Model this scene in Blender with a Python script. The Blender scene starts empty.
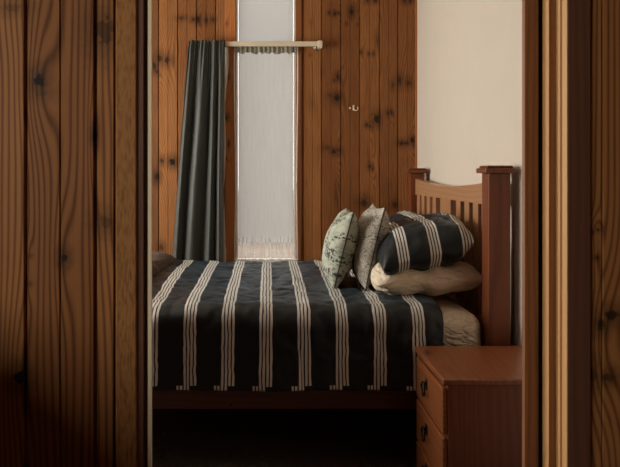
import bpy, bmesh, math, random
from mathutils import Vector, Matrix, noise

random.seed(7)
SC = bpy.context.scene
COL = SC.collection
H = 1.30            # camera height
F = 650.0           # focal length in pixels of the 620 px wide frame
VX, VY = 268.0, 173.0
WALL_Y = 4.80       # panelled wall with the window
DOOR_Y = 1.30       # hall side of the doorway wall
WALL_X = 1.10       # white wall behind the headboard
LEFT_X = -2.30
CEIL = 2.75

def X(px, y): return (px - VX) * y / F
def Z(py, y): return H - (py - VY) * y / F

# ---------------------------------------------------------------- node helpers
class NT:
    def __init__(self, tree):
        self.t = tree; self.n = tree.nodes; self.l = tree.links
    def new(self, typ, **kw):
        n = self.n.new(typ)
        for k, v in kw.items(): setattr(n, k, v)
        return n
    def put(self, sock, v):
        if hasattr(v, 'is_output') or isinstance(v, bpy.types.NodeSocket): self.l.new(v, sock)
        elif v is not None: sock.default_value = v
    def math(self, op, a, b=None, c=None, clamp=False):
        n = self.new('ShaderNodeMath', operation=op); n.use_clamp = clamp
        self.put(n.inputs[0], a)
        if b is not None: self.put(n.inputs[1], b)
        if c is not None: self.put(n.inputs[2], c)
        return n.outputs[0]
    def sstep(self, x, a, b):
        n = self.new('ShaderNodeMapRange', interpolation_type='SMOOTHSTEP')
        self.put(n.inputs[0], x); n.inputs[1].default_value = a; n.inputs[2].default_value = b
        return n.outputs[0]
    def comb(self, x, y, z):
        n = self.new('ShaderNodeCombineXYZ')
        for i, v in enumerate((x, y, z)): self.put(n.inputs[i], v)
        return n.outputs[0]
    def sep(self, v):
        n = self.new('ShaderNodeSeparateXYZ'); self.l.new(v, n.inputs[0]); return n.outputs
    def noise(self, vec, scale=1.0, detail=2.0, rough=0.5):
        n = self.new('ShaderNodeTexNoise'); self.put(n.inputs['Vector'], vec)
        n.inputs['Scale'].default_value = scale; n.inputs['Detail'].default_value = detail
        n.inputs['Roughness'].default_value = rough
        return n.outputs[0]
    def mix(self, fac, a, b, blend='MIX'):
        n = self.new('ShaderNodeMix', data_type='RGBA', blend_type=blend)
        self.put(n.inputs[0], fac)
        self.put(n.inputs[6], a if not isinstance(a, tuple) else (*a, 1)[:4])
        self.put(n.inputs[7], b if not isinstance(b, tuple) else (*b, 1)[:4])
        return n.outputs[2]
    def bump(self, h, strength, dist):
        n = self.new('ShaderNodeBump'); n.inputs['Strength'].default_value = strength
        n.inputs['Distance'].default_value = dist; self.l.new(h, n.inputs['Height'])
        return n.outputs[0]

def new_mat(name):
    m = bpy.data.materials.new(name); m.use_nodes = True
    t = NT(m.node_tree)
    b = m.node_tree.nodes['Principled BSDF']
    return m, t, b

def simple(name, col, rough=0.5, metal=0.0, spec=0.5, noise_amt=0.0, nscale=30.0, bump=0.0):
    m, t, b = new_mat(name)
    tc = t.new('ShaderNodeTexCoord').outputs['Object']
    n = t.noise(tc, nscale, 3.0)
    lo = tuple(c * (1 - noise_amt) for c in col); hi = tuple(min(1, c * (1 + noise_amt)) for c in col)
    t.put(b.inputs['Base Color'], t.mix(n, lo, hi))
    b.inputs['Roughness'].default_value = rough; b.inputs['Metallic'].default_value = metal
    b.inputs['Specular IOR Level'].default_value = spec
    if bump: t.put(b.inputs['Normal'], t.bump(n, 1.0, bump))
    return m

KG = None
def knot_group():
    """one knot: adds to the grain phase and to the dark mask"""
    global KG
    if KG: return KG
    g = bpy.data.node_groups.new('knot', 'ShaderNodeTree')
    for nm in ('u', 'v', 'ku', 'kv', 'ru', 'rv', 'strength', 'phase', 'mask', 'wob'):
        g.interface.new_socket(nm, in_out='INPUT', socket_type='NodeSocketFloat')
    for nm in ('phase', 'mask'):
        g.interface.new_socket(nm, in_out='OUTPUT', socket_type='NodeSocketFloat')
    t = NT(g)
    i = t.new('NodeGroupInput').outputs; o = t.new('NodeGroupOutput').inputs
    u, v, ku, kv, ru, rv, st, ph, mk, wob = i[:10]
    du = t.math('DIVIDE', t.math('SUBTRACT', u, ku), ru)
    dv = t.math('DIVIDE', t.math('SUBTRACT', v, kv), rv)
    du2 = t.math('MULTIPLY', du, du); dv2 = t.math('MULTIPLY', dv, dv)
    d = t.math('SQRT', t.math('ADD', du2, dv2))
    dw = t.math('ADD', d, wob)
    core = t.math('SUBTRACT', 1.0, t.sstep(dw, 0.55, 1.15))
    halo = t.math('MULTIPLY', 0.62, t.math('SUBTRACT', 1.0, t.sstep(dw, 0.4, 3.4)))
    m = t.math('MULTIPLY', st, t.math('MAXIMUM', core, halo))
    t.put(o[1], t.math('MAXIMUM', mk, m))
    e = t.math('EXPONENT', t.math('MULTIPLY', -1.0, t.math('ADD', t.math('MULTIPLY', du2, 0.16), t.math('MULTIPLY', dv2, 0.012))))
    t.put(o[0], t.math('ADD', ph, t.math('MULTIPLY', t.math('MULTIPLY', e, st), 3.2)))
    KG = g
    return g

def wood(name, light, dark, u='X', v='Z', ring=75.0, amp=2.5, knots=(), rough=0.45, contrast=0.6,
         tint=0.25, seed=0.0, vfreq=0.7, coat=0.0, blotch=0.35, knotcol=(0.012, 0.006, 0.004), fleck=0.35, spec=0.4, rpow=1.6, kph=1.0, fu=420.0, fv=7.0):
    m, t, b = new_mat(name)
    tc = t.sep(t.new('ShaderNodeTexCoord').outputs['Object'])
    U = tc['XYZ'.index(u)]; V = tc['XYZ'.index(v)]
    W = tc[[k for k in range(3) if k not in ('XYZ'.index(u), 'XYZ'.index(v))][0]]
    at = t.new('ShaderNodeAttribute', attribute_name='bid').outputs['Fac']
    sd = t.math('ADD', t.math('MULTIPLY', at, 41.7), seed)
    nz = t.noise(t.comb(t.math('MULTIPLY', U, 7.0), t.math('MULTIPLY', V, vfreq), t.math('ADD', sd, t.math('MULTIPLY', W, 7.0))), 1.0, 2.5, 0.45)
    ph = t.math('ADD', t.math('MULTIPLY', U, ring), t.math('MULTIPLY', nz, amp * 4))
    mask = None
    ph0 = ph
    wob = t.math('MULTIPLY', t.math('SUBTRACT', t.noise(t.comb(U, V, sd), 70.0, 3.0), 0.5), 1.7)
    ml = 0.0
    for (ku, kv, ru, rv, st) in knots:
        g = t.new('ShaderNodeGroup'); g.node_tree = knot_group()
        for k, val in enumerate((U, V, ku, kv, ru, rv, st, ph, ml, wob)): t.put(g.inputs[k], val)
        ph, ml = g.outputs[0], g.outputs[1]
    if kph != 1.0: ph = t.math('MULTIPLY_ADD', t.math('SUBTRACT', ph, ph0), kph, ph0)
    s = t.math('MULTIPLY_ADD', t.math('SINE', t.math('MULTIPLY', ph, 2 * math.pi)), 0.5, 0.5)
    s = t.math('POWER', s, rpow)
    fine = t.noise(t.comb(t.math('MULTIPLY', U, fu), t.math('MULTIPLY', V, fv), t.math('ADD', sd, t.math('MULTIPLY', W, 420.0))), 1.0, 2.0, 0.6)
    fac = t.math('MULTIPLY', s, contrast)
    fac = t.math('ADD', fac, t.math('MULTIPLY', t.math('SUBTRACT', fine, 0.45), fleck * 2), clamp=True)
    big = t.noise(t.comb(t.math('MULTIPLY', U, 5.0), t.math('MULTIPLY', V, 1.3), t.math('ADD', sd, 3.3)), 1.0, 3.0)
    fac = t.math('ADD', fac, t.math('MULTIPLY', t.math('SUBTRACT', big, 0.5), blotch), clamp=True)
    col = t.mix(fac, light, dark)
    # per-board tone
    tn = t.math('FRACT', t.math('MULTIPLY', t.math('SINE', t.math('MULTIPLY', at, 91.3)), 43.7))
    tone = t.math('MULTIPLY_ADD', tn, 2 * tint, 1.0 - tint)
    col = t.mix(1.0, col, t.comb(tone, t.math('POWER', tone, 1.25), t.math('POWER', tone, 1.4)), 'MULTIPLY')
    if knots: col = t.mix(ml, col, knotcol)
    t.put(b.inputs['Base Color'], col)
    b.inputs['Roughness'].default_value = rough
    b.inputs['Specular IOR Level'].default_value = spec
    if coat:
        b.inputs['Coat Weight'].default_value = coat; b.inputs['Coat Roughness'].default_value = 0.28
    t.put(b.inputs['Normal'], t.bump(t.math('ADD', fine, t.math('MULTIPLY', s, 0.4)), 0.35, 0.0006))
    return m

# ---------------------------------------------------------------- mesh helpers
def wloc(o):
    p = Vector((0, 0, 0))
    while o: p += Vector(o.location); o = o.parent
    return p

class MB:
    """collects faces in world space, links them as one mesh object"""
    def __init__(self):
        self.bm = bmesh.new(); self.uv = None; self.bid = self.bm.faces.layers.float.new('bid'); self.cur = 0.0
    def face(self, pts):
        f = self.bm.faces.new([self.bm.verts.new(p) for p in pts]); f[self.bid] = self.cur; return f
    def box(self, a, b, bevel=0.0, seg=2, M=None):
        n = bmesh.new()
        bmesh.ops.create_cube(n, size=1.0)
        c = [(a[i] + b[i]) / 2 for i in range(3)]; s = [abs(b[i] - a[i]) for i in range(3)]
        for v in n.verts: v.co = Vector((v.co.x * s[0], v.co.y * s[1], v.co.z * s[2]))
        if bevel: bmesh.ops.bevel(n, geom=list(n.edges), offset=bevel, segments=seg, profile=0.5, affect='EDGES')
        for v in n.verts:
            p = v.co.copy()
            if M: p = M @ p
            v.co = p + Vector(c)
        self.merge(n)
    def merge(self, n):
        mp = {}
        for v in n.verts: mp[v] = self.bm.verts.new(v.co)
        for f in n.faces:
            try:
                g = self.bm.faces.new([mp[v] for v in f.verts]); g[self.bid] = self.cur; g.smooth = f.smooth
            except ValueError: pass
        n.free()
    def prism(self, poly, z0, z1, axis='Z'):
        """closed polygon of (a, b) extruded along an axis"""
        def P(a, b, c): return {'Z': (a, b, c), 'Y': (a, c, b), 'X': (c, a, b)}[axis]
        lo = [self.bm.verts.new(P(a, b, z0)) for a, b in poly]; hi = [self.bm.verts.new(P(a, b, z1)) for a, b in poly]
        n = len(poly)
        fs = [self.bm.faces.new(lo), self.bm.faces.new(hi)]
        for i in range(n): fs.append(self.bm.faces.new((lo[i], lo[(i + 1) % n], hi[(i + 1) % n], hi[i])))
        for f in fs: f[self.bid] = self.cur
        bmesh.ops.recalc_face_normals(self.bm, faces=fs)
    def tube(self, pts, r, n=10, caps=True):
        pts = [Vector(p) for p in pts]; rings = []
        for i, p in enumerate(pts):
            d = (pts[min(i + 1, len(pts) - 1)] - pts[max(i - 1, 0)]).normalized()
            a = d.cross(Vector((0, 0, 1)))
            if a.length < 1e-3: a = d.cross(Vector((1, 0, 0)))
            a.normalize(); b = d.cross(a)
            rr = r[i] if isinstance(r, (list, tuple)) else r
            rings.append([self.bm.verts.new(p + rr * (math.cos(k * 2 * math.pi / n) * a + math.sin(k * 2 * math.pi / n) * b)) for k in range(n)])
        for i in range(len(rings) - 1):
            for k in range(n):
                f = self.bm.faces.new((rings[i][k], rings[i][(k + 1) % n], rings[i + 1][(k + 1) % n], rings[i + 1][k])); f.smooth = True
        if caps:
            self.bm.faces.new(rings[0][::-1]); self.bm.faces.new(rings[-1])
    def grid(self, fn, nu, nv, uvfn=None, smooth=True):
        vs = [[self.bm.verts.new(fn(i / nu, j / nv)) for j in range(nv + 1)] for i in range(nu + 1)]
        if uvfn and self.uv is None: self.uv = self.bm.loops.layers.uv.new('uv')
        for i in range(nu):
            for j in range(nv):
                f = self.bm.faces.new((vs[i][j], vs[i + 1][j], vs[i + 1][j + 1], vs[i][j + 1])); f.smooth = smooth
                f[self.bid] = self.cur
                if uvfn:
                    for lp, (a, b) in zip(f.loops, ((i, j), (i + 1, j), (i + 1, j + 1), (i, j + 1))):
                        lp[self.uv].uv = uvfn(a / nu, b / nv)
        return vs
    def build(self, name, mat, parent=None, base=None, normals=True, smooth_angle=None):
        if normals: bmesh.ops.recalc_face_normals(self.bm, faces=list(self.bm.faces))
        L = wloc(parent) if parent else Vector(base or (0, 0, 0))
        for v in self.bm.verts: v.co -= L
        me = bpy.data.meshes.new(name); self.bm.to_mesh(me); self.bm.free()
        if mat: me.materials.append(mat)
        o = bpy.data.objects.new(name, me); COL.objects.link(o)
        if parent: o.parent = parent
        else: o.location = L
        return o

def tag(o, label, cat, group=None, kind=None):
    o['label'] = label; o['category'] = cat
    if group: o['group'] = group
    if kind: o['kind'] = kind
    return o
def thing(name, label, cat, loc, group=None):
    o = bpy.data.objects.new(name, None); COL.objects.link(o); o.location = loc
    o.empty_display_size = 0.1
    return tag(o, label, cat, group)
def struct(o, label=None, cat=None):
    o['kind'] = 'structure'
    if label: o['label'] = label
    if cat: o['category'] = cat
    return o

def fbm(x, y, z=0.0, oct=3):
    s = 0; a = 1
    for k in range(oct):
        s += a * noise.noise((x, y, z)); x *= 2.1; y *= 2.1; z += 7.7; a *= 0.5
    return s

# ---------------------------------------------------------------- materials
def knots_at(lst, y, k=1.0):
    return [(X(px, y), Z(py, y), k * rx * y / F, k * rz * y / F, s) for (px, py, rx, rz, s) in lst]

farknots = [(329, 13, 1.3, 1.5, .8), (334.8, 13.5, 1.6, 2, .95), (338.7, 13.2, 1.3, 1.4, .8), (351.3, 11.6, 2.3, 3.6, .95),
    (346.5, 23.6, 1.1, 1.6, .7), (358, 24.8, 1, 1.2, .6), (361, 52.2, 1, 1.3, .8), (368.7, 53.8, 1, 1.5, .8), (373.2, 53.8, 1.1, 1.6, .8),
    (337.7, 76.4, 1.8, 3, .9), (334.4, 80.3, 1.2, 1.4, .8), (367.7, 1, 2, 1.6, .8), (375.5, 1, 2.2, 1.8, .85), (377.4, 41, 1.2, 4.5, .6),
    (399.7, 80.3, 2, 4.4, .85), (404.5, 1, 2, 2, .8), (410.3, 1, 2, 2, .8), (393, 85.2, 1.6, 3, .7), (408.4, 83.2, 2.6, 3, .75),
    (336.8, 98.1, 3, 3.6, .95), (331, 95.8, 3, 2, .6), (366.8, 124.8, 1.3, 1.8, .9), (370, 126.4, 1.2, 1.6, .9), (376.5, 119, 2.8, 4.2, .95),
    (388, 113.2, 1.4, 2.4, .8), (391, 112.2, 1.2, 2, .8), (333.9, 151.5, 2.2, 2.4, .95), (338.7, 150, 2, 2.4, .8), (327, 148, 3, 1.8, .6),
    (401.6, 143.2, 2.4, 2.2, .85), (412.2, 140.3, 2, 3.2, .95), (406.5, 143.2, 3.2, 1.6, .8), (369.7, 166.4, 1.4, 2.2, .8), (372.6, 168.4, 1, 1.4, .7),
    (363.9, 203, 3.6, 4, .85), (311.5, 22, 1, 2, .4), (312, 104, 2, 4, .35), (395, 205, 2.5, 3, .8), (336, 195, 1, 6, .5), (310, 55, 1.2, 1, .5),
    (181.5, 18, 3.4, 1.8, .75), (193.5, 19.5, 2.4, 1.8, .85), (198, 19.5, 1.8, 3, .95), (206.3, 20.3, 1.4, 2.8, .9), (213, 19.5, 2, 2.2, .8),
    (159.5, 58.5, 3, 4, .85), (167, 60, 3, 3.2, .9), (154.5, 66, 2, 3.6, .95), (156.8, 71.5, 1.6, 2, .9), (162, 161, 1.8, 2.8, .9),
    (172.5, 161.8, 3.3, 3.6, 1), (156.8, 176.8, 2.4, 3.8, 1), (161.3, 247.3, 2.4, 3.4, .8)]
M_far = wood('pine_panelling', (0.30, 0.118, 0.038), (0.062, 0.019, 0.0066), ring=85, amp=1.5, knots=knots_at(farknots, WALL_Y, 1.15), contrast=0.45,
             tint=0.22, rough=0.5, blotch=0.7, fleck=0.85, spec=0.18)
trimknots = [(229.5, 150.5, 1.2, 3.2, .9), (227.3, 163.3, 1.1, 1.6, .9), (230.3, 162.5, 1.3, 2.2, .9), (228.3, 203.8, 1.8, 2.3, 1), (231, 229.8, 1, 2.4, .9),
             (228, 245, 1.1, 1.6, .8), (229, 110, 1.2, 2, .6)]
M_wintrim = wood('orange_pine_trim', (0.60, 0.23, 0.068), (0.34, 0.10, 0.026), ring=90, amp=1.2, knots=knots_at(trimknots, WALL_Y), contrast=0.5, seed=5.0)
doorknots = [(39, 80, 5.2, 6.5, 1.0), (42, 93, 7, 4, .5), (105, 30, 10, 14, .75), (94, 135.5, 2, 5, .95), (106, 222, 7, 7, .6), (64.5, 257.5, 3.4, 5.5, .95),
    (19, 378, 5.5, 7, 1.0), (12, 8, 9, 4, .5), (30, 256, 1.6, 1.6, .5), (30, 284, 1.6, 1.6, .5),
    (601.5, 325, 5, 6, .85), (612, 316, 7, 6, .9), (592, 374, 5, 9, .7), (608, 377, 6, 5, .8), (598, 230, 1.6, 1.6, .8), (592.5, 232, 1.4, 1.4, .7), (597, 258, 1.6, 1.8, .8)]
M_door = wood('hall_pine_panelling', (0.35, 0.152, 0.052), (0.11, 0.037, 0.0115), ring=70, amp=1.6, knots=knots_at(doorknots, DOOR_Y, 1.2), contrast=0.8,
              tint=0.16, rough=0.55, vfreq=0.55, blotch=0.35, fleck=0.2, spec=0.2, rpow=2.2, kph=0.55)
M_jambL = wood('architrave_pine', (0.50, 0.255, 0.092), (0.17, 0.068, 0.022), ring=50, amp=3.2, contrast=0.2, rough=0.6, vfreq=3.0, fleck=1.1, blotch=0.5, spec=0.2, fu=260.0, fv=42.0)
M_jambdark = wood('dark_brown_pine', (0.20, 0.092, 0.055), (0.12, 0.052, 0.032), ring=60, amp=1.0, contrast=0.5, rough=0.5)  # one dark brown tone; in the jamb gaps it stands in for shade
M_jambR = wood('honey_pine_lit_faces', (0.84, 0.50, 0.21), (0.62, 0.32, 0.12), u='Y', ring=90, amp=1.0, contrast=0.4, rough=0.5, seed=2.0)  # honey tone raised to carry the light on the jamb's side faces
M_stop = wood('brown_door_stop_pine', (0.38, 0.165, 0.066), (0.16, 0.06, 0.024), ring=70, amp=1.2, contrast=0.5, rough=0.5, fleck=0.7, seed=8.0)
M_bedwood = wood('mahogany_stain', (0.25, 0.074, 0.026), (0.11, 0.029, 0.011), u='Y', ring=45, amp=1.5, contrast=0.5, rough=0.4, coat=0.2, spec=0.25, blotch=0.3, fleck=0.3)
M_bedrail = wood('mahogany_stain_rail', (0.20, 0.062, 0.026), (0.10, 0.028, 0.012), u='Z', v='X', ring=45, amp=1.5, contrast=0.5, rough=0.35, coat=0.2, blotch=0.3, fleck=0.3)
M_headrail = wood('headboard_rail_stain', (0.58, 0.33, 0.175), (0.40, 0.195, 0.092), u='Z', v='Y', ring=45, amp=1.5, contrast=0.45, rough=0.34, coat=0.4, blotch=0.3, fleck=0.3)
M_slat = wood('headboard_slat_stain', (0.56, 0.30, 0.15), (0.38, 0.18, 0.082), u='Y', v='Z', ring=45, amp=1.0, contrast=0.4, rough=0.34, coat=0.4, fleck=0.3)
nk = [(-0.14, 0.10, .012, .02, .8)]
M_nstop = wood('nightstand_top_pine', (0.30, 0.100, 0.034), (0.15, 0.043, 0.015), u='X', v='Y', ring=38, amp=1.6, contrast=0.5, rough=0.34, coat=0.25, blotch=0.3, fleck=0.3,
               knots=[(-0.20, 0.12, .010, .018, .9)])
M_nsside = wood('nightstand_side_pine', (0.24, 0.072, 0.027), (0.12, 0.033, 0.013), u='X', v='Z', ring=38, amp=1.6, contrast=0.45, rough=0.4, coat=0.15, fleck=0.3)
M_nsdraw = wood('nightstand_drawer_pine', (0.36, 0.125, 0.043), (0.18, 0.052, 0.018), u='Z', v='Y', ring=40, amp=1.6, contrast=0.5, rough=0.32, coat=0.25, fleck=0.3)

M_plaster = simple('cream_plaster', (0.655, 0.58, 0.49), rough=0.7, noise_amt=0.035, nscale=6.0)
M_plain = simple('warm_white_paint', (0.60, 0.53, 0.43), rough=0.8, noise_amt=0.03, nscale=4.0)
M_creamtrim = simple('cream_paint_edge', (0.88, 0.76, 0.54), rough=0.5, noise_amt=0.05)
M_rod = simple('cream_enamel', (0.66, 0.56, 0.42), rough=0.35, noise_amt=0.04)
M_black = simple('black_iron', (0.012, 0.011, 0.010), rough=0.4, metal=0.6, noise_amt=0.2)
M_brassy = simple('pale_cream_metal', (0.75, 0.60, 0.40), rough=0.3, noise_amt=0.05)
def sheet_mat():
    m, t, b = new_mat('cream_cotton')
    tc = t.new('ShaderNodeTexCoord').outputs['Object']
    w = t.noise(tc, 300.0, 2.0)
    t.put(b.inputs['Base Color'], t.mix(w, (0.70, 0.58, 0.43), (0.80, 0.68, 0.52)))
    b.inputs['Roughness'].default_value = 0.8
    warp = t.noise(tc, 5.0, 2.0)
    q = t.sep(tc)
    c = t.noise(t.comb(t.math('MULTIPLY_ADD', warp, 1.6, t.math('MULTIPLY', q[0], 5.0)), t.math('MULTIPLY', q[1], 9.0), t.math('MULTIPLY_ADD', warp, 2.2, t.math('MULTIPLY', q[2], 14.0))), 1.6, 3.0, 0.55)
    ridge = t.math('ABSOLUTE', t.math('SUBTRACT', c, 0.5))
    t.put(b.inputs['Normal'], t.bump(t.math('POWER', ridge, 0.6), 0.8, 0.028))
    return m
M_sheet = sheet_mat()
M_frame = simple('white_window_paint', (0.75, 0.70, 0.62), rough=0.45, noise_amt=0.03)
M_carpet = simple('charcoal_carpet', (0.11, 0.106, 0.10), rough=0.95, spec=0.1, noise_amt=0.6, nscale=160.0, bump=0.004)
M_ground = simple('brown_garden_ground', (0.13, 0.085, 0.05), rough=0.9, noise_amt=0.7, nscale=0.8)
M_piping = simple('dark_piping', (0.03, 0.027, 0.024), rough=0.8, noise_amt=0.2)

def stripe_mat(name, P, u0, lw=0.0094, gap=0.0055, hem=None, shift=0.0298):
    """dark cotton with groups of four pale lines every P metres of u; uv in metres"""
    m, t, b = new_mat(name)
    uv = t.sep(t.new('ShaderNodeUVMap', uv_map='uv').outputs[0])
    u, v = uv[0], uv[1]
    vec = t.comb(u, v, 0.0)
    if hem is not None: u = t.math('ADD', u, t.math('MULTIPLY', t.math('LESS_THAN', v, hem), shift))
    w = t.math('ADD', u, t.math('MULTIPLY', t.math('SUBTRACT', t.noise(vec, 60.0, 2.0), 0.5), 0.0012))
    g = t.math('SUBTRACT', t.math('MODULO', t.math('ADD', w, 100 * P - u0 + P / 2), P), P / 2)  # distance from group centre
    tot = 4 * lw + 3 * gap
    ins = t.math('LESS_THAN', t.math('ABSOLUTE', g), tot / 2)
    ph = t.math('MODULO', t.math('ADD', g, tot / 2 + 10 * (lw + gap)), lw + gap)
    line = t.math('MULTIPLY', ins, t.math('LESS_THAN', ph, lw))
    weave = t.noise(vec, 900.0, 1.0)
    crease = t.noise(vec, 25.0, 4.0)
    dark = t.mix(weave, (0.0035, 0.0060, 0.0078), (0.0065, 0.0105, 0.013))
    pale = t.mix(weave, (0.56, 0.53, 0.48), (0.76, 0.73, 0.67))
    t.put(b.inputs['Base Color'], t.mix(line, dark, pale))
    b.inputs['Roughness'].default_value = 0.42
    b.inputs['Specular IOR Level'].default_value = 0.42
    b.inputs['Sheen Weight'].default_value = 0.06
    b.inputs['Sheen Tint'].default_value = (0.55, 0.8, 1.0, 1)
    b.inputs['Sheen Roughness'].default_value = 0.4
    t.put(b.inputs['Normal'], t.bump(t.math('ADD', crease, t.math('MULTIPLY', weave, 0.1)), 0.4, 0.006))
    return m

def cushion_mat(name, base1, base2, ink, kind):
    m, t, b = new_mat(name)
    uv = t.sep(t.new('ShaderNodeUVMap', uv_map='uv').outputs[0])
    vec = t.comb(uv[0], uv[1], 0.0)
    wv = t.noise(vec, 12.0, 2.0)
    base = t.mix(t.sstep(wv, 0.35, 0.65), base1, base2)
    if kind == 'floral':
        vo = t.new('ShaderNodeTexVoronoi', feature='F1'); t.put(vo.inputs['Vector'], vec); vo.inputs['Scale'].default_value = 75.0
        blob = t.math('LESS_THAN', vo.outputs['Distance'], 0.5)
        area = t.sstep(t.noise(t.comb(uv[0], t.math('MULTIPLY', uv[1], 0.45), 4.0), 13.0, 2.0), 0.48, 0.55)
        k = t.math('MULTIPLY', blob, area)
        wave = t.new('ShaderNodeTexWave'); t.put(wave.inputs['Vector'], vec); wave.inputs['Scale'].default_value = 9.0
        wave.inputs['Distortion'].default_value = 9.0; wave.inputs['Detail Scale'].default_value = 2.0
        stem = t.math('MULTIPLY', t.math('GREATER_THAN', wave.outputs['Fac'], 0.985), 0.4)
        k = t.math('MAXIMUM', k, stem)
    else:
        # fine fern-like strokes: two crossing sets of wavy lines shown in patches
        def lines(rot, sc, off):
            mp = t.new('ShaderNodeMapping'); t.put(mp.inputs['Vector'], vec); mp.inputs['Rotation'].default_value = (0, 0, rot)
            w = t.new('ShaderNodeTexWave'); t.put(w.inputs['Vector'], mp.outputs[0]); w.inputs['Scale'].default_value = sc
            w.inputs['Distortion'].default_value = 11.0; w.inputs['Detail Scale'].default_value = 1.6
            return t.math('GREATER_THAN', w.outputs['Fac'], 0.86)
        a1 = t.sstep(t.noise(vec, 16.0, 1.0), 0.46, 0.50)
        l1, l2 = lines(0.6, 20.0, 0), lines(-0.7, 18.0, 3)
        k = t.math('ADD', t.math('MULTIPLY', l1, a1), t.math('MULTIPLY', l2, t.math('SUBTRACT', 1.0, a1)), clamp=True)
        k = t.math('MULTIPLY', k, 0.75)
    t.put(b.inputs['Base Color'], t.mix(k, base, ink))
    b.inputs['Roughness'].default_value = 0.8
    t.put(b.inputs['Normal'], t.bump(t.noise(vec, 500.0, 2.0), 0.3, 0.001))
    return m

def translucent(name, col, trans, transp=0.0, pattern=False):
    m = bpy.data.materials.new(name); m.use_nodes = True; t = NT(m.node_tree); t.n.clear()
    out = t.new('ShaderNodeOutputMaterial')
    d = t.new('ShaderNodeBsdfDiffuse'); d.inputs[0].default_value = (*col, 1)
    tr = t.new('ShaderNodeBsdfTranslucent'); tr.inputs[0].default_value = (*col, 1)
    mx = t.new('ShaderNodeMixShader'); mx.inputs[0].default_value = trans
    t.l.new(d.outputs[0], mx.inputs[1]); t.l.new(tr.outputs[0], mx.inputs[2])
    last = mx.outputs[0]
    if transp:
        tp = t.new('ShaderNodeBsdfTransparent'); m2 = t.new('ShaderNodeMixShader')
        tc = t.new('ShaderNodeTexCoord').outputs['Object']
        if pattern:
            q = t.sep(tc)
            nz = t.noise(t.comb(t.math('MULTIPLY', q[0], 70.0), t.math('MULTIPLY', q[2], 5.0), 0.0), 1.0, 2.0); hole = t.sstep(nz, 0.35, 0.62)
            t.put(m2.inputs[0], t.math('MULTIPLY_ADD', hole, t.math('MULTIPLY_ADD', t.sstep(q[2], 0.20, 0.12), 0.45, 0.04), t.math('MULTIPLY_ADD', t.sstep(q[2], 0.20, 0.12), -0.26, transp - 0.02)))
        else: m2.inputs[0].default_value = transp
        t.l.new(last, m2.inputs[1]); t.l.new(tp.outputs[0], m2.inputs[2]); last = m2.outputs[0]
    t.l.new(last, out.inputs[0])
    return m
M_blind = translucent('pale_blind_fabric', (0.76, 0.75, 0.73), 0.85)
M_lace = translucent('white_lace', (0.9, 0.88, 0.84), 0.75, 0.82, True)
M_lining = translucent('pale_lining', (0.75, 0.70, 0.60), 0.6)
def glass_mat():
    m = bpy.data.materials.new('window_glass'); m.use_nodes = True; t = NT(m.node_tree); t.n.clear()
    out = t.new('ShaderNodeOutputMaterial'); tp = t.new('ShaderNodeBsdfTransparent'); gl = t.new('ShaderNodeBsdfGlossy')
    gl.inputs['Roughness'].default_value = 0.02
    fr = t.new('ShaderNodeFresnel'); fr.inputs[0].default_value = 1.45
    mx = t.new('ShaderNodeMixShader'); t.l.new(fr.outputs[0], mx.inputs[0]); t.l.new(tp.outputs[0], mx.inputs[1]); t.l.new(gl.outputs[0], mx.inputs[2])
    t.l.new(mx.outputs[0], out.inputs[0]); return m
M_glass = glass_mat()

def curtain_mat():
    m, t, b = new_mat('charcoal_curtain_cloth')
    tc = t.new('ShaderNodeTexCoord').outputs['Object']
    w = t.noise(tc, 500.0, 2.0)
    t.put(b.inputs['Base Color'], t.mix(w, (0.033, 0.036, 0.031), (0.055, 0.058, 0.050)))
    b.inputs['Roughness'].default_value = 0.6; b.inputs['Sheen Weight'].default_value = 0.2
    t.put(b.inputs['Normal'], t.bump(w, 0.2, 0.001))
    return m
M_curtain = curtain_mat()
def fur_mat():
    m, t, b = new_mat('brown_fur')
    tc = t.new('ShaderNodeTexCoord').outputs['Object']
    w = t.noise(tc, 60.0, 4.0, 0.7)
    t.put(b.inputs['Base Color'], t.mix(t.sstep(w, 0.35, 0.7), (0.018, 0.010, 0.006), (0.075, 0.040, 0.023)))
    b.inputs['Roughness'].default_value = 0.9; b.inputs['Sheen Weight'].default_value = 0.2
    b.inputs['Sheen Tint'].default_value = (0.8, 0.55, 0.38, 1)
    t.put(b.inputs['Normal'], t.bump(w, 0.8, 0.01))
    return m
M_fur = fur_mat()

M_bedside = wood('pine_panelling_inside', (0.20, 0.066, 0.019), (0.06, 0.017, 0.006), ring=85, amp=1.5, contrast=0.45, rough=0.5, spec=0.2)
# ---------------------------------------------------------------- the shell
def board_wall(mb, edges, y, z0, z1, hole=None, g=0.012, c=0.0042, s0=0):
    """tongue-and-groove boards facing -Y, a bead down the middle of each"""
    for k in range(len(edges) - 1):
        a, b = edges[k], edges[k + 1]; mid = (a + b) / 2
        mb.cur = s0 + k + 1.0
        prof = [(a, y + g), (a + 0.0012, y + g), (a + c, y)]
        if b - a > 0.1: prof += [(mid - 0.0022, y), (mid, y + 0.004), (mid + 0.0022, y)]
        prof += [(b - c, y), (b - 0.0012, y + g), (b, y + g)]
        for (p, q) in zip(prof, prof[1:]):
            spans = [(z0, z1)]
            if hole and p[0] >= hole[0] - 1e-6 and q[0] <= hole[1] + 1e-6: spans = [(z0, hole[2]), (hole[3], z1)]
            for (za, zb) in spans:
                if zb - za > 1e-4: mb.face([(p[0], p[1], za), (q[0], q[1], za), (q[0], q[1], zb), (p[0], p[1], zb)])

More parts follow.
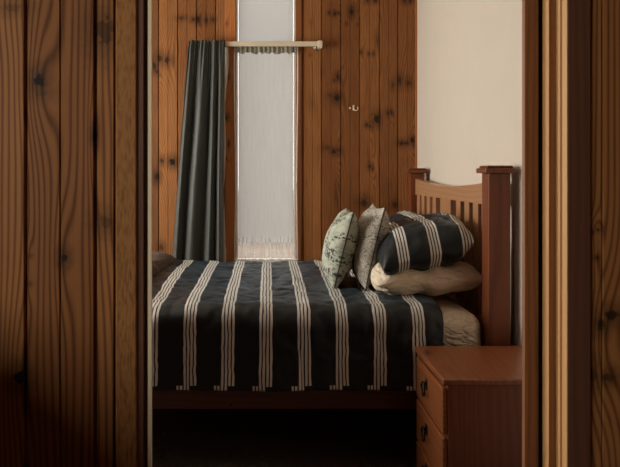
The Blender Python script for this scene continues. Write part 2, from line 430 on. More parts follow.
WX0, WX1 = X(236, WALL_Y), X(295.5, WALL_Y)      # window opening
WZ0, WZ1 = Z(263, WALL_Y), 2.66
mb = MB()
ledges = []
p = 215.5
while X(p, WALL_Y) > LEFT_X: ledges.append(X(p, WALL_Y)); p -= 19.0
ledges = [LEFT_X] + ledges[::-1]
board_wall(mb, ledges + [WX0], WALL_Y, 0, CEIL)
board_wall(mb, [WX1] + [X(p, WALL_Y) for p in (303, 321.5, 340.6, 359.4, 379.3, 397.7)] + [WALL_X], WALL_Y, 0, CEIL, s0=40)
board_wall(mb, [WX0, WX1], WALL_Y, 0, WZ0, s0=60)
board_wall(mb, [WX0, WX1], WALL_Y, WZ1, CEIL, s0=60)
mb.cur = 0
for a, b in (((LEFT_X, WALL_Y + 0.0135, 0), (WX0, WALL_Y + 0.11, CEIL)), ((WX1, WALL_Y + 0.0135, 0), (WALL_X, WALL_Y + 0.11, CEIL)),
             ((WX0, WALL_Y + 0.0135, 0), (WX1, WALL_Y + 0.11, WZ0)), ((WX0, WALL_Y + 0.0135, WZ1), (WX1, WALL_Y + 0.11, CEIL))):
    mb.box(a, b)
struct(mb.build('wall_far', M_far, normals=False), 'knotty orange-brown pine board wall with a tall narrow window', 'wall')

mb = MB(); mb.box((WALL_X, DOOR_Y + 0.01, 0), (WALL_X + 0.12, WALL_Y + 0.11, CEIL))
struct(mb.build('wall_right', M_plaster), 'plain cream wall behind the wooden headboard', 'wall')

LW = (2.8, 4.3, 0.95, 2.25)      # bedroom side window, Y and Z
mb = MB()
for a, b in (((LEFT_X - .12, 1.39, 0), (LEFT_X, LW[0], CEIL)), ((LEFT_X - .12, LW[1], 0), (LEFT_X, WALL_Y + .11, CEIL)),
             ((LEFT_X - .12, LW[0], 0), (LEFT_X, LW[1], LW[2])), ((LEFT_X - .12, LW[0], LW[3]), (LEFT_X, LW[1], CEIL))): mb.box(a, b)
struct(mb.build('wall_left', M_far))

# wall with the doorway: pine boards to the hall, plaster to the bedroom
DX0, DX1, DZ = X(137, 1.285), X(567, 1.294), 2.06
ARX0, ARX1 = X(115.5, 1.285), X(591, 1.294)
mb = MB()
e = [X(95, DOOR_Y)]
while e[-1] > -1.75: e.append(e[-1] - 0.139)
board_wall(mb, e[::-1] + [ARX0 - 0.004], DOOR_Y, 0, CEIL)
e2 = [DX1 + 0.006]
xx = X(636, DOOR_Y)
while xx < 1.9: e2.append(xx); xx += 0.139
board_wall(mb, e2, DOOR_Y, 0, CEIL, s0=89)
board_wall(mb, [DX0 - 0.006, DX0 + .14, DX0 + .28, DX0 + .42, DX0 + .56, DX0 + .70, DX1 + 0.006], DOOR_Y, DZ + .01, CEIL, s0=50)
mb.cur = 0
struct_core = mb.build('wall_near', M_door, normals=False)
struct(struct_core, 'brown knotty pine boards beside the open doorway', 'wall')
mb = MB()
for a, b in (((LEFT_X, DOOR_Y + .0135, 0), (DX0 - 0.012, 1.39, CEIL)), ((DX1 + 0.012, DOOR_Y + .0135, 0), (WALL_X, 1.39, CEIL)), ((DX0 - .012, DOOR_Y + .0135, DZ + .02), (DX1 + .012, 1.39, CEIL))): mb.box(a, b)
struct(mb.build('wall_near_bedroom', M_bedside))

def trim(n, poly, mat, label=None, z1=DZ):
    mb = MB(); mb.prism(poly, 0.0, z1)
    return struct(mb.build('trim_%d' % n, mat), label, 'trim' if label else None)
# left jamb
trim(1, [(ARX0, 1.2995), (ARX0, 1.287), (ARX0 + .003, 1.284), (DX0 - .003, 1.284), (DX0, 1.287), (DX0, 1.2995)], M_jambL, 'rough golden brown architrave at the left of the doorway')
xj1, xj2, xj3 = X(143.3, 1.289), X(147.8, 1.293), X(151.4, 1.293)
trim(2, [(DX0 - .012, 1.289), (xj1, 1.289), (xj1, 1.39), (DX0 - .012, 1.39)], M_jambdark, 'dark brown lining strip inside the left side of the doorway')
trim(3, [(xj1, 1.303), (xj2 - .0004, 1.303), (xj2 - .0004, 1.319), (xj1, 1.319)], M_jambdark)  # dark strip filling the jamb gap, its shade given as colour
trim(4, [(xj2, 1.293), (xj3, 1.293), (xj3 - .0002, 1.301), (-.2455, 1.33), (-.262, 1.33), (-.262, 1.322), (xj2, 1.3195)], M_creamtrim, 'thin cream edge strip at the left of the doorway')
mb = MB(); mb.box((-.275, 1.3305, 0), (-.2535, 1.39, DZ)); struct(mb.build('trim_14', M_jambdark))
# right jamb, moulded
x1 = DX1
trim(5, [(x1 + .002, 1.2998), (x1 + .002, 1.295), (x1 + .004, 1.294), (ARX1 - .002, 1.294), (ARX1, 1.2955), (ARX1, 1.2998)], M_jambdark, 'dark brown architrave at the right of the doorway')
trim(6, [(x1, 1.2942), (x1 + .0018, 1.2942), (x1 + .0018, 1.302), (x1 + .01, 1.302), (x1 + .01, 1.3155), (x1, 1.3155)], M_jambR, 'slim pale bead on the edge of the dark right architrave')
xa = X(556, 1.34); xb = X(549, 1.34)
trim(7, [(xa, 1.3215), (x1 + .012, 1.3215), (x1 + .012, 1.340), (xa, 1.340)], M_jambR, 'narrow honey coloured strip in the right door jamb')
trim(8, [(xb + .001, 1.3405), (x1 + .012, 1.3405), (x1 + .012, 1.372), (xb + .001, 1.372)], M_stop)
trim(9, [(xb, 1.3415), (xb + .0009, 1.3415), (xb + .0009, 1.372), (xb, 1.372)], M_jambR, 'widest honey coloured strip in the right door jamb')  # thin skin that colours the side of the brown strip as lit
xc, xd = X(538.3, 1.381), X(524.8, 1.381)
trim(10, [(xd, 1.381), (xc, 1.381), (xc, 1.396), (xd, 1.396)], M_stop, 'brown door stop board beside the bedside table')
mb = MB(); mb.box((ARX0, 1.284, DZ), (ARX1, 1.2995, DZ + .05)); struct(mb.build('trim_11', M_jambL))
mb = MB(); mb.box((DX0 - .012, 1.3, DZ), (DX1 + .012, 1.40, DZ + .018)); struct(mb.build('trim_12', M_jambdark))
mb = MB(); mb.box((xc - .004, 1.3965, 0), (x1 + .03, 1.40, DZ)); struct(mb.build('trim_15', M_jambdark))
# corner bead between boards and cream wall
mb = MB(); mb.box((WALL_X - .014, WALL_Y - .012, 0), (WALL_X - .0005, WALL_Y - .0005, CEIL), .002)
struct(mb.build('trim_13', M_wintrim), 'thin pine corner bead between the board wall and the cream wall', 'trim')

mb = MB(); mb.box((-2.5, -2.5, -.1), (2.2, WALL_Y + .11, 0)); struct(mb.build('floor', M_carpet), 'dark charcoal carpet under the bed', 'floor')
mb = MB(); mb.box((-2.5, DOOR_Y + .0135, CEIL), (2.2, WALL_Y + .11, CEIL + .1)); struct(mb.build('ceiling', M_plain))
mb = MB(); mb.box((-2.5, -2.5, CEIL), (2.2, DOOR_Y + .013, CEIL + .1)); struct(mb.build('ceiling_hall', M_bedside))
# hallway around the photographer, lit by a window in its left wall
HW = (-1.2, 0.5, 1.35, 2.0)      # Y and Z
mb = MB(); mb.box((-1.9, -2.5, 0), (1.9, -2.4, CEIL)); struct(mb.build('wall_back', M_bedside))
mb = MB(); mb.box((1.78, -2.4, 0), (1.9, DOOR_Y, CEIL)); struct(mb.build('wall_hall_right', M_door))
mb = MB()
for a, b in (((-1.9, -2.4, 0), (-1.78, HW[0], CEIL)), ((-1.9, HW[1], 0), (-1.78, DOOR_Y, CEIL)), ((-1.9, HW[0], 0), (-1.78, HW[1], HW[2])), ((-1.9, HW[0], HW[3]), (-1.78, HW[1], CEIL))): mb.box(a, b)
struct(mb.build('wall_hall_left', M_door))
mb = MB(); mb.box((-1.10, 0.15, 0), (-0.82, DOOR_Y - .002, 1.12)); struct(mb.build('hall_shade_blocker', M_jambdark))  # unseen block added to shade the lower left hall boards
mb = MB(); mb.box((-14, WALL_Y + .12, -.35), (14, 60, -.30)); struct(mb.build('ground_outside', M_ground))

# ---------------------------------------------------------------- far window
win = bpy.data.objects.new('window_1', None); COL.objects.link(win); win.location = ((WX0 + WX1) / 2, WALL_Y, WZ0)
struct(win, 'tall narrow window in the pine board wall', 'window')
mb = MB()
for a, b in (((WX0, WALL_Y + .012, WZ0), (WX0 + .012, WALL_Y + .10, WZ1)), ((WX1 - .012, WALL_Y + .012, WZ0), (WX1, WALL_Y + .10, WZ1)),
             ((WX0 + .012, WALL_Y + .012, WZ0), (WX1 - .012, WALL_Y + .10, WZ0 + .02)), ((WX0 + .012, WALL_Y + .012, WZ1 - .02), (WX1 - .012, WALL_Y + .10, WZ1))): mb.box(a, b)
mb.build('window_frame', M_frame, win)
mb = MB(); mb.box((WX0 + .012, WALL_Y + .085, WZ0 + .02), (WX1 - .012, WALL_Y + .089, WZ1 - .02)); mb.build('window_pane', M_glass, win)
mb = MB(); mb.box((X(225, WALL_Y), WALL_Y - .011, .1), (WX0 - .002, WALL_Y - .0005, CEIL), .003); mb.build('architrave', M_wintrim, win)
M_wt2 = wood('brown_pine_trim', (0.36, 0.135, 0.042), (0.22, 0.065, 0.02), ring=90, amp=1.2, contrast=0.4, seed=15.0)
mb = MB(); mb.box((WX1 + .001, WALL_Y - .011, .1), (X(301.5, WALL_Y), WALL_Y - .0005, CEIL), .003); mb.build('architrave', M_wt2, win)
mb = MB(); mb.box((WX0 - .03, WALL_Y - .03, WZ0 - .025), (WX1 + .03, WALL_Y + .012, WZ0 - .002), .004); mb.build('window_sill', M_frame, win)

BX0, BX1 = X(238.45, WALL_Y + .05), X(293.15, WALL_Y + .05)
bl = thing('roller_blind', 'pale grey roller blind drawn nearly to the bottom of the narrow window', 'blind', ((BX0 + BX1) / 2, WALL_Y + .05, Z(242.5, WALL_Y + .05)))
mb = MB(); zb = Z(242.5, WALL_Y + .05)
mb.box((BX0, WALL_Y + .0495, zb), (BX1, WALL_Y + .0505, WZ1 - .05)); mb.build('blind_fabric', M_blind, bl)
mb = MB(); mb.tube([(BX0, WALL_Y + .05, WZ1 - .045), (BX1, WALL_Y + .05, WZ1 - .045)], .018, 16); mb.build('roller', M_frame, bl)

# lace sheer hung from the rod
RY = 4.745
rz0, rz1 = Z(47.5, RY), Z(41.5, RY)
LY = 4.776
lx0, lx1 = X(234, LY), X(298, LY); lz0, lz1 = Z(260.5, LY), rz1 - .02
lace = thing('lace_curtain', 'thin white lace sheer hanging in front of the roller blind', 'lace curtain', ((lx0 + lx1) / 2, LY, lz0))
def lf(u, v):
    x = lx0 + (lx1 - lx0) * u; z = lz0 + (lz1 - lz0) * v
    a = .005 * (1 - .5 * v)
    pinch = math.sin(math.pi * v) * .008
    x += pinch * (0.5 - u) * 2 * math.sin(3 * v + 1)
    y = LY + a * math.sin(u * 2 * math.pi * 7 + 1.5 * math.sin(v * 4)) + .003 * math.sin(u * 61)
    return Vector((x, y, z))
mb = MB(); mb.grid(lf, 120, 40); mb.build('sheer_fabric', M_lace, lace, normals=False)
mb = MB()
for u in (0.008, 0.992):
    mb.tube([lf(u, v / 30) for v in range(31)], .004, 6)
mb.tube([lf(u / 80, 0.004) for u in range(81)], .006, 6)
mb.build('hem', translucent('lace_hem', (0.85, 0.82, 0.76), 0.5), lace)
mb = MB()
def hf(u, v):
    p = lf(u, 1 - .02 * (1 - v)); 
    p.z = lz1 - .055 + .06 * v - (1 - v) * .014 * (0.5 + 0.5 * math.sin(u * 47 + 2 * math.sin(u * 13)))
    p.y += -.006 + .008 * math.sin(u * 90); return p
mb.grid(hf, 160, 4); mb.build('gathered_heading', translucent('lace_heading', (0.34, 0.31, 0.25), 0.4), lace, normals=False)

# curtain rail
rod = thing('curtain_rod', 'cream curtain rail across the narrow window with a small end bracket', 'curtain rod', (X(275, RY), RY, rz0))
mb = MB(); mb.box((X(205, RY), RY - .012, rz0 + .008), (X(318.5, RY), RY + .012, rz1), .004); mb.build('rail', M_rod, rod)
mb = MB(); mb.box((X(317.5, RY), RY - .018, rz0 - .008), (X(322.5, RY), RY + .018, rz1 + .006), .008, 3); mb.build('end_cap', M_rod, rod)
mb = MB(); mb.box((X(314, RY), RY + .012, rz0 - .004), (X(320, RY), WALL_Y + .0005, rz1 - .012), .003); mb.build('bracket', M_rod, rod)
mb = MB(); mb.tube([(X(316.5, RY), RY, rz0 + .008), (X(316.5, RY), RY, rz0 - .012), (X(317.3, RY), RY, rz0 - .024), (X(318.3, RY), RY, rz0 - .018)], .004, 8); mb.build('hook', M_black, rod)

# dark curtain
CY = 4.718
cz1, cz0 = Z(41, CY) + .004, .12
cur = thing('window_curtain', 'long dark grey pleated curtain gathered at the left of the window', 'curtain', (X(200, CY), CY, cz0))
def cxl(v):   # v: 0 bottom .. 1 top
    a = 1 - v
    return X(188.5, CY) - (X(188.5, CY) - X(170.5, CY)) * (min(1, a * 1.25) ** 0.9)
def cxr(v):
    return X(226.2, CY) - .012 * math.sin(math.pi * min(1, v * 1.1)) + (.0 if v > .2 else .012 * (0.2 - v) / .2)
def cf(u, v):
    x0, x1 = cxl(v), cxr(v)
    head = max(0.0, (v - .955) / .045)
    ph = 2 * math.pi * (4.3 * u + .30 * math.sin(6.5 * u + .4) + .10 * math.sin(v * 4 + u * 3))
    body = .026 + .012 * (1 - v)
    amp = (1 - .45 * min(1, max(0, (v - .75) / .2))) * body
    y = CY - .006 + amp * math.sin(ph) + .006 * math.sin(2 * ph + 1.0 + 2 * v) + .004 * fbm(u * 8, v * 5, 2.0)
    if v > .8:
        k = (v - .8) / .2
        y += k * .009 * math.sin(2 * math.pi * 15 * u + .7)
        if v > .93: y -= .006 * math.sin(math.pi * (v - .93) / .07)
    x = x0 + (x1 - x0) * u + .011 * math.cos(ph) * (1 - .4 * v)
    return Vector((x, y, cz0 + (cz1 - cz0) * v))
mb = MB(); mb.grid(cf, 170, 110)
o = mb.build('drape', M_curtain, cur, normals=False); sm = o.modifiers.new('s', 'SOLIDIFY'); sm.thickness = .0025
mb = MB()
def lnf(u, v):
    p = cf(1.0, v); w = .028 * (.35 + .65 * (max(0, (v - .55) / .45))) * (.6 + .4 * math.sin(v * 21 + 1)) + (.012 if v < .30 else 0.004)
    return Vector((p.x - .004 + u * w, p.y - .006 * math.sin(u * 3.1) + .010 * u, min(p.z, cz1 - .05)))
mb.grid(lnf, 6, 90); mb.build('pale_lining', M_lining, cur, normals=False)['label'] = 'pale lining turned out at the edge of the dark curtain'

# wall hook
hx, hy, hz = X(353.5, WALL_Y), WALL_Y, Z(108, WALL_Y)
hk = thing('wall_hook', 'small pale coat hook on the pine boards', 'hook', (hx, hy, hz))
mb = MB(); mb.box((hx - .007, hy - .006, hz - .018), (hx + .007, hy + .0005, hz + .022), .003); mb.build('back_plate', M_brassy, hk)
mb = MB(); pts = []
for k in range(13):
    a = math.radians(200 + k * 17); pts.append((hx + .014 + .016 * math.cos(a), hy - .012 - .012 * math.sin(k / 12 * math.pi), hz - .004 + .016 * math.sin(a)))
mb.tube([(hx, hy - .004, hz + .004)] + pts, .0034, 8); mb.build('prong', M_brassy, hk)
mb = MB(); mb.tube([(hx - .024, hy - .001, hz - .002), (hx - .028, hy - .014, hz - .002)], [.0045, .007], 10); mb.build('peg', M_brassy, hk)

# ---------------------------------------------------------------- bed
BED_N, BED_F = 2.85, 4.505                 # outer faces of the headboard posts
PX0, PX1 = 0.9686, 1.0636
PT = Z(173.2, 2.83)
bed = thing('bed', 'reddish-brown wooden bed with a slatted headboard against the cream wall', 'bed', (0.0, 3.68, 0))
def post(y0, y1):
    mb = MB(); mb.box((PX0, y0, 0), (PX1, y1, PT), .003)
    o = mb.build('post', M_bedwood, bed)
    mb = MB(); mb.box((PX0 - .02, y0 - .02, PT), (PX1 + .02, y1 + .02, PT + .022), .004)
    mb.box((PX0 - .010, y0 - .010, PT + .0215), (PX1 + .010, y1 + .010, PT + .034), .006)
    mb.build('cap', M_bedwood, o)
post(BED_N, BED_N + .095); post(BED_F - .095, BED_F)
ya, yb = BED_N + .095, BED_F - .095
RX = 1.0; zr0 = H - .146
mb = MB(); top = []
n = 24
for k in range(n + 1):
    t_ = k / n; y = ya + (yb - ya) * t_
    top.append((y, H - .040 - .034 * math.sin(math.pi * t_) ** 1.0))
mb.prism(top + [(yb, zr0), (ya, zr0)], RX, RX + .04, axis='X'); mb.build('crest_rail', M_headrail, bed)
mb = MB(); mb.box((RX, ya, .52), (RX + .04, yb, .62), .002); mb.build('cross_rail', M_headrail, bed)
cs = [3.43, 3.283, 3.145, 3.015]
slats = [(3.68, .21)] + [(c, .078) for c in cs] + [(2 * 3.6775 - c, .078) for c in cs]
for c, w in slats:
    mb = MB(); mb.box((RX + .003, c - w / 2, .615), (RX + .037, c + w / 2, zr0 + .004), .002); mb.build('slat', M_slat, bed)
FX = -1.02
RLY = 2.868
for y0 in (RLY, BED_F - .018 - .028):
    mb = MB(); mb.box((FX, y0, Z(409, RLY)), (PX0 + .001, y0 + .028, .42), .003); sr = mb.build('side_rail', M_bedrail, bed)
    if y0 == RLY:
        mb = MB(); bx = X(231, RLY); bz = Z(405, RLY); mb.tube([(bx, RLY + .002, bz), (bx, RLY - .004, bz)], [.007, .005], 10); mb.build('bolt_cap', M_black, sr)
mb = MB(); mb.box((FX - .03, BED_N + .02, .25), (FX, BED_F - .02, .44), .003); mb.build('foot_rail', M_bedwood, bed)
for y0 in (BED_N + .01, BED_F - .08):
    mb = MB(); mb.box((FX - .06, y0, 0), (FX + .01, y0 + .07, .46), .004); mb.build('foot_leg', M_bedwood, bed)
mb = MB(); mb.box((FX, 2.90, .33), (.965, 4.455, .352)); mb.build('slat_base', M_bedrail, bed)

# mattress in a fitted sheet
BT = H - .600          # top of the duvet
def rbox(name, a, b, r, mat, base, wr=0.0, seg=5, sub=0):
    n = bmesh.new(); bmesh.ops.create_cube(n, size=1)
    c = Vector([(a[i] + b[i]) / 2 for i in range(3)])
    for v in n.verts: v.co = Vector([v.co[i] * (b[i] - a[i]) for i in range(3)]) 
    bmesh.ops.bevel(n, geom=list(n.edges), offset=r, segments=seg, profile=.5, affect='EDGES')
    if sub: bmesh.ops.subdivide_edges(n, edges=[e for e in n.edges if e.calc_length() > .1], cuts=sub, use_grid_fill=True)
    for v in n.verts:
        p = v.co + c
        if wr:
            d = Vector((0, -1, 0)); p += d * wr * fbm(p.x * 9 + p.z * 7, p.z * 5 - p.x * 4, 1.0) 
        v.co = p
    for f in n.faces: f.smooth = True
    mb = MB(); mb.merge(n)
    return mb.build(name, mat, None, base)
tag(rbox('mattress', (FX + .02, 2.885, .352), (.962, 4.45, BT - .03), .07, M_sheet, (0, 3.68, .352), wr=.008, sub=30),
    'mattress in a cream fitted sheet showing at the head of the bed', 'mattress')

# striped duvet: u along the bed, arc length v across it (v = 0 at the near hem)
hem_z = Z(390, 2.79); DU0, DU1 = -1.0, X(441.5, 2.83)
R = .085
ny, fy = 2.812, 4.40
prof = []
def add(y, z): prof.append((y, z))
k = 34
for i in range(k): 
    t_ = i / k; add(ny - .022 * (1 - t_) ** 1.5, hem_z + (BT - R - hem_z) * t_)
for i in range(12):
    a = math.pi - math.pi / 2 * i / 12; add(ny + R + R * math.cos(a), BT - R + R * math.sin(a))
for i in range(90):
    t_ = i / 90; add(ny + R + (fy - ny - 2 * R) * t_, BT + .010 * math.sin(math.pi * t_))
for i in range(13):
    a = math.pi / 2 - math.pi / 2 * i / 12; add(fy - R + R * math.cos(a), BT - R + R * math.sin(a))
for i in range(1, 10): add(fy + .01 * i / 9, BT - R - (BT - R - .42) * i / 9)
arc = [0.0]
for a, b in zip(prof, prof[1:]): arc.append(arc[-1] + math.hypot(b[0] - a[0], b[1] - a[1]))
NP = len(prof) - 1
mb = MB()
def df(u, v):
    j = int(round(v * NP)); y, z = prof[j]; s = arc[j]; x = DU0 + (DU1 - DU0) * u
    j0, j1 = max(0, j - 1), min(NP, j + 1)
    ty, tz = prof[j1][0] - prof[j0][0], prof[j1][1] - prof[j0][1]; l = math.hypot(ty, tz) or 1
    nyv, nz = -tz / l, ty / l
    d = .012 * fbm(x * 3.1, s * 2.3, 0.5) + .009 * fbm(x * 11 + s * 3, s * 9 + 3 * fbm(x * 2, s * 2), 3.0)
    topness = max(0.0, nz)
    d += topness * .004 * abs(fbm(x * 7, s * 30 + 2 * fbm(x * 3, s * 3, 9), 5.0)) * 2
    side = max(0.0, -nyv) * (1 - min(1, s / .35)) if s < .4 else 0
    d += side * (.012 * math.sin(x * 9 + 1.0) + .006 * math.sin(x * 23 + 2 * s))
    if nz < 0.3: d = d * .8
    # stripes fan out a touch towards the far side
    fan = 1 + .05 * max(0.0, min(1.0, (s - .35) / 1.5)) if x < .5 else 1
    zz = z + nz * d
    if j < 3: zz += .003 * fbm(x * 6, 0, 4)
    e = 0.0
    if u > .97: e = (u - .97) / .03
    return Vector((x * fan if x < .5 else x, y + nyv * d + e * .010 * (-nyv if nyv < 0 else 0), zz - e * e * .012 * topness))
mb.grid(df, 190, NP, lambda u, v: (DU0 + (DU1 - DU0) * u, arc[int(round(v * NP))]))
M_duvet = stripe_mat('striped_duvet_cotton', 0.1643, -0.0085, hem=0.019)
o = mb.build('duvet', M_duvet, None, (0, 3.68, BT), normals=False)
sm = o.modifiers.new('s', 'SOLIDIFY'); sm.thickness = .014; sm.offset = 1
tag(o, 'black duvet with groups of four pale stripes covering the bed', 'duvet')

# ---------------------------------------------------------------- pillows
def pillow(mat, a, b, th, M, name, base=None, parent=None, pin=.07, wr=.006, seed=0.0, p=2.6, n=64, sag=None, uvo=(0, 0), rim=0.0):
    """a, b half sizes; th half thickness; M places it"""
    mb = MB(); mb.uv = mb.bm.loops.layers.uv.new('uv')
    def prof_h(u, v):
        return max(0.0, (1 - abs(u) ** p)) ** .55 * max(0.0, (1 - abs(v) ** p)) ** .55
    def sh(u, v, s):
        # denser sampling towards the rim
        u = math.sin(u * math.pi / 2); v = math.sin(v * math.pi / 2)
        x = a * u * (1 - pin * (1 - v * v)) ; y = b * v * (1 - pin * (1 - u * u))
        h = prof_h(u, v)
        w = wr * (fbm(x * 9 + seed, y * 9, seed * 3.1) - .9 * abs(fbm(x * 13 + 3 * noise.noise((x * 5, y * 5, seed)), y * 8, seed + 5))) * (0.35 + .65 * min(1, h * 1.5))
        rad = wr * 1.2 * math.sin(9 * math.atan2(v, u) + seed) * (max(abs(u), abs(v)) ** 3) * min(1, h * 3)
        z = s * (th * h) + (w + rad) * (1 if h > .001 else 0) * s
        q = Vector((x, y, z))
        if sag: q = sag(q, u, v)
        return M @ q
    for s in (1, -1):
        vs = mb.grid(lambda i, j: sh(i * 2 - 1, j * 2 - 1, s), n, n,
                     lambda i, j: (a * math.sin((i * 2 - 1) * math.pi / 2) + uvo[0], b * math.sin((j * 2 - 1) * math.pi / 2) + uvo[1]))
    bmesh.ops.remove_doubles(mb.bm, verts=list(mb.bm.verts), dist=1e-5)
    o = mb.build(name, mat, parent, base)
    def edge(k):   # seam path
        t4 = (k % 1.0) * 4; q = int(t4); f = (t4 - q) * 2 - 1
        u, v = [(f, -1), (1, f), (-f, 1), (-1, -f)][q]
        return sh(u, v, 1)
    return o, edge
def place(c, rx=0, ry=0, rz=0):
    return Matrix.Translation(c) @ Matrix.Rotation(rz, 4, 'Z') @ Matrix.Rotation(ry, 4, 'Y') @ Matrix.Rotation(rx, 4, 'X')
rad = math.radians
# cream pillow flat on the bed (local x = bed length, local y = bed width)
c = (.742, 3.32, BT + .095)
o, _ = pillow(M_sheet, .248, .33, .088, place(c, ry=rad(-3), rz=rad(2)), 'cream_pillow', (c[0], c[1], BT), wr=.009, seed=1.3, pin=.03, p=4.5)
tag(o, 'plain cream pillow lying flat under the near striped pillow', 'pillow')
M_pil = stripe_mat('striped_pillow_cotton', 0.148, -0.118, lw=.0085, gap=.0055)
c = (.752, 3.29, BT + .252)
def sagn(q, u, v):
    q.z += .012 * u + .045 * max(0, u) ** 2 - .030 * (u - .2) ** 2 * (1 if u < .2 else .2); q.z -= .030 * abs(v) ** 3
    return q
o, _ = pillow(M_pil, .218, .31, .116, place(c, ry=rad(-4), rz=rad(-2)), 'striped_pillow', (c[0], c[1], BT + .17), wr=.012, seed=4.1, pin=.02, p=4.0, sag=sagn)
tag(o, 'black pillow with pale stripe groups resting on the cream pillow', 'pillow', 'striped black pillows at the headboard')
c = (.755, 3.97, BT + .195)
o, _ = pillow(M_pil, .235, .34, .095, place(c, ry=rad(-40)), 'striped_pillow', (c[0], c[1], BT), wr=.007, seed=7.7, pin=.05, p=3.0)
tag(o, 'black striped pillow propped on the slats behind the front striped pillow', 'pillow', 'striped black pillows at the headboard')

M_sage = cushion_mat('sage_floral_cotton', (0.33, 0.36, 0.28), (0.47, 0.48, 0.38), (0.045, 0.040, 0.035), 'floral')
M_fern = cushion_mat('taupe_fern_cotton', (0.36, 0.32, 0.26), (0.52, 0.47, 0.39), (0.070, 0.058, 0.046), 'fern')
def cushion(mat, px, pxt, pyb, pyt, y, rz, name, label, seed, half, th):
    xb, xt = X(px, y), X(pxt, y); zb, zt = Z(pyb, y), Z(pyt, y)
    cc = Vector(((xb + xt) / 2, y, (zb + zt) / 2)); tilt = math.atan2(xt - xb, zt - zb)
    # local z = face normal to -X, local y = across, local x = up
    base = Matrix(((0, 0, -1, 0), (0, 1, 0, 0), (1, 0, 0, 0), (0, 0, 0, 1)))
    M = Matrix.Translation(cc) @ Matrix.Rotation(rz, 4, 'Z') @ Matrix.Rotation(tilt, 4, 'Y') @ base
    o, e = pillow(mat, half, half, th, M, name, (cc.x, cc.y, zb), wr=.006, seed=seed, pin=.09, p=2.3)
    mb = MB(); mb.tube([e(k / 96) for k in range(97)], .0032, 7, caps=False); mb.build('piping', M_piping, o)
    return tag(o, label, 'cushion', 'patterned square cushions on the bed')
cushion(M_sage, 331, 350, 285, 209, 3.44, rad(-2), 'square_cushion', 'sage green cushion with dark flower sprigs leaning at the front of the pair', 2.2, .205, .088)
cushion(M_fern, 360, 379, 284, 204, 3.40, rad(-1), 'square_cushion', 'taupe cushion with a fine fern line pattern leaning on the pillows', 5.5, .210, .090)

# brown furry throw over the foot of the bed
ty0, ty1, tx0, tx1 = 2.95, 4.36, -1.0, -.60
def tf(u, v):
    x = tx0 + (tx1 - tx0) * u; y = ty0 + (ty1 - ty0) * v
    x += -.06 * (1 - v) * u + .02 * fbm(y * 5, 0, 3) * u
    h = .075 * (max(0, 1 - abs(2 * u - 1) ** 5) * max(0, 1 - abs(2 * v - 1) ** 9)) ** .5
    return Vector((x, y, BT + .016 + h + (.010 * fbm(x * 14, y * 14, 6) + .004 * fbm(x * 70, y * 70, 1)) * min(1, h * 30)))
mb = MB(); mb.grid(tf, 60, 130)
mb.grid(lambda u, v: Vector((tf(u, v).x, tf(u, v).y, BT + .012)), 8, 20)
o = mb.build('throw_blanket', M_fur, None, ((tx0 + tx1) / 2, 3.65, BT + .012))
tag(o, 'brown furry throw across the foot of the bed', 'throw')

# ---------------------------------------------------------------- bedside table
NX0, NX1, NY0, NY1 = X(443, 2.3), 1.075, 2.30, 2.752
NT_ = Z(379.5, 2.3)
ns = thing('bedside_table', 'reddish pine bedside table with drawers and black drop handles beside the bed', 'bedside table', ((NX0 + NX1) / 2, (NY0 + NY1) / 2, 0))
mb = MB(); mb.box((NX0, NY0, NT_ - .024), (NX1, NY1, NT_), .007, 3); mb.build('top', M_nstop, ns)
mb = MB(); mb.box((NX0 + .022, NY0 + .014, .04), (NX1 - .006, NY1 - .012, NT_ - .024), .002); mb.build('carcass', M_nsside, ns)
mb = MB(); mb.box((NX0 + .035, NY0 + .03, 0), (NX1 - .02, NY1 - .03, .04)); mb.build('plinth', M_nsside, ns)
dz1 = Z(388.4, 2.32); pitch = .178
for k in range(3):
    z1 = dz1 - k * pitch; z0 = max(.055, z1 - pitch + .012)
    mb = MB(); mb.box((NX0 + .004, NY0 + .020, z0), (NX0 + .022, NY1 - .018, z1), .005, 3); d = mb.build('drawer', M_nsdraw, ns)
    hy, hz, hx = 2.555, (z0 + z1) / 2 + .012, NX0 + .004
    mb = MB()
    mb.box((hx - .004, hy - .014, hz - .012), (hx + .001, hy + .014, hz + .030), .0035, 2)
    pts = [(hx - .014, hy + .024 * math.cos(math.pi * q / 8), hz - .008 + .026 * math.sin(math.pi * q / 8)) for q in range(17)]
    mb.tube(pts, .0042, 8); mb.tube([(hx - .003, hy, hz + .012), (hx - .014, hy, hz + .012)], [.006, .007], 10)
    mb.build('drop_handle', M_black, d)['label'] = 'black iron drop handle'

# carpet pile, near the bed
rnd = random.Random(3)
mb = MB()
for k in range(26000):
    x = rnd.uniform(-1.3, 1.0); y = rnd.uniform(2.2, 3.25); h = rnd.uniform(.008, .017); a = rnd.uniform(0, math.pi); w = .0016
    dx, dy = w * math.cos(a), w * math.sin(a); lx, ly = rnd.uniform(-.005, .005), rnd.uniform(-.005, .005)
    if NX0 - .02 < x and y < NY1 + .02: continue
    mb.bm.faces.new([mb.bm.verts.new(q) for q in ((x - dx, y - dy, -.001), (x + dx, y + dy, -.001), (x + lx, y + ly, h))])
o = mb.build('carpet_pile', simple('carpet_fibre', (0.15, 0.145, 0.135), rough=.9, spec=.1, noise_amt=.5, nscale=90), None, (0, 2.7, 0), normals=False)
tag(o, 'dark charcoal carpet pile on the floor beneath the bed', 'carpet', kind='stuff')

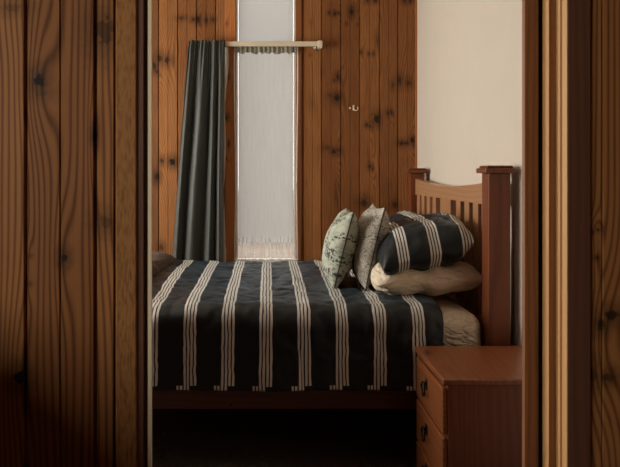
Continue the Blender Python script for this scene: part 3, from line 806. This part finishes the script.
# ---------------------------------------------------------------- side window of the bedroom and hall window (out of frame)
def side_window(n, cells):
    w = bpy.data.objects.new('window_%d' % n, None); COL.objects.link(w); w.location = cells[0][0]; struct(w)
    mb = MB()
    for a, b in cells: mb.box(a, b)
    mb.build('window_frame', M_frame, w)
xm = LEFT_X - .06
side_window(2, [((xm - .02, LW[0], LW[2]), (xm + .02, LW[0] + .05, LW[3])), ((xm - .02, LW[1] - .05, LW[2]), (xm + .02, LW[1], LW[3])),
                ((xm - .02, LW[0] + .05, LW[2]), (xm + .02, LW[1] - .05, LW[2] + .05)), ((xm - .02, LW[0] + .05, LW[3] - .05), (xm + .02, LW[1] - .05, LW[3]))])
side_window(3, [((-1.86, HW[0], HW[2]), (-1.82, HW[0] + .04, HW[3])), ((-1.86, HW[1] - .04, HW[2]), (-1.82, HW[1], HW[3]))])

def area(name, loc, rot, sx, sy, power, col):
    l = bpy.data.lights.new(name, 'AREA'); l.shape = 'RECTANGLE'; l.size = sx; l.size_y = sy; l.energy = power; l.color = col
    o = bpy.data.objects.new(name, l); COL.objects.link(o); o.location = loc; o.rotation_euler = rot; return o
# daylight just outside each window
area('daylight_side_window', (LEFT_X - .16, (LW[0] + LW[1]) / 2, (LW[2] + LW[3]) / 2), (0, -math.pi / 2, 0), LW[3] - LW[2], LW[1] - LW[0], 92, (1.0, 0.95, 0.86))
area('daylight_hall_window', (-1.93, (HW[0] + HW[1]) / 2, (HW[2] + HW[3]) / 2), (0, -math.pi / 2, 0), HW[3] - HW[2], HW[1] - HW[0], 31, (1.0, 0.90, 0.74))

w = bpy.data.worlds.new('World'); SC.world = w; w.use_nodes = True
bg = w.node_tree.nodes['Background']; t = NT(w.node_tree)
gz = t.sep(t.new('ShaderNodeTexCoord').outputs['Generated'])[2]
t.put(bg.inputs[0], t.mix(t.sstep(gz, -0.1, 0.8), (1.0, 0.97, 0.92), (0.94, 0.97, 1.0)))
bg.inputs[1].default_value = 3.1

# ---------------------------------------------------------------- camera
cam = bpy.data.cameras.new('camera'); co = bpy.data.objects.new('camera', cam); COL.objects.link(co)
co.location = (0, 0, H); co.rotation_euler = (math.pi / 2, 0, 0)
cam.sensor_fit = 'HORIZONTAL'; cam.sensor_width = 36.0; cam.lens = F / 620 * 36.0
cam.shift_x = (310 - VX) / 620; cam.shift_y = -(233.5 - VY) / 620
cam.clip_start = .02
cam.dof.use_dof = True; cam.dof.focus_distance = 3.3; cam.dof.aperture_fstop = 13.0
SC.camera = co
SC.view_settings.view_transform = 'Standard'; SC.view_settings.look = 'None'
SC.view_settings.exposure = 0.0; SC.view_settings.gamma = 1.0; SC.view_settings.use_curve_mapping = False
SC.cycles.max_bounces = 8; SC.cycles.transparent_max_bounces = 12
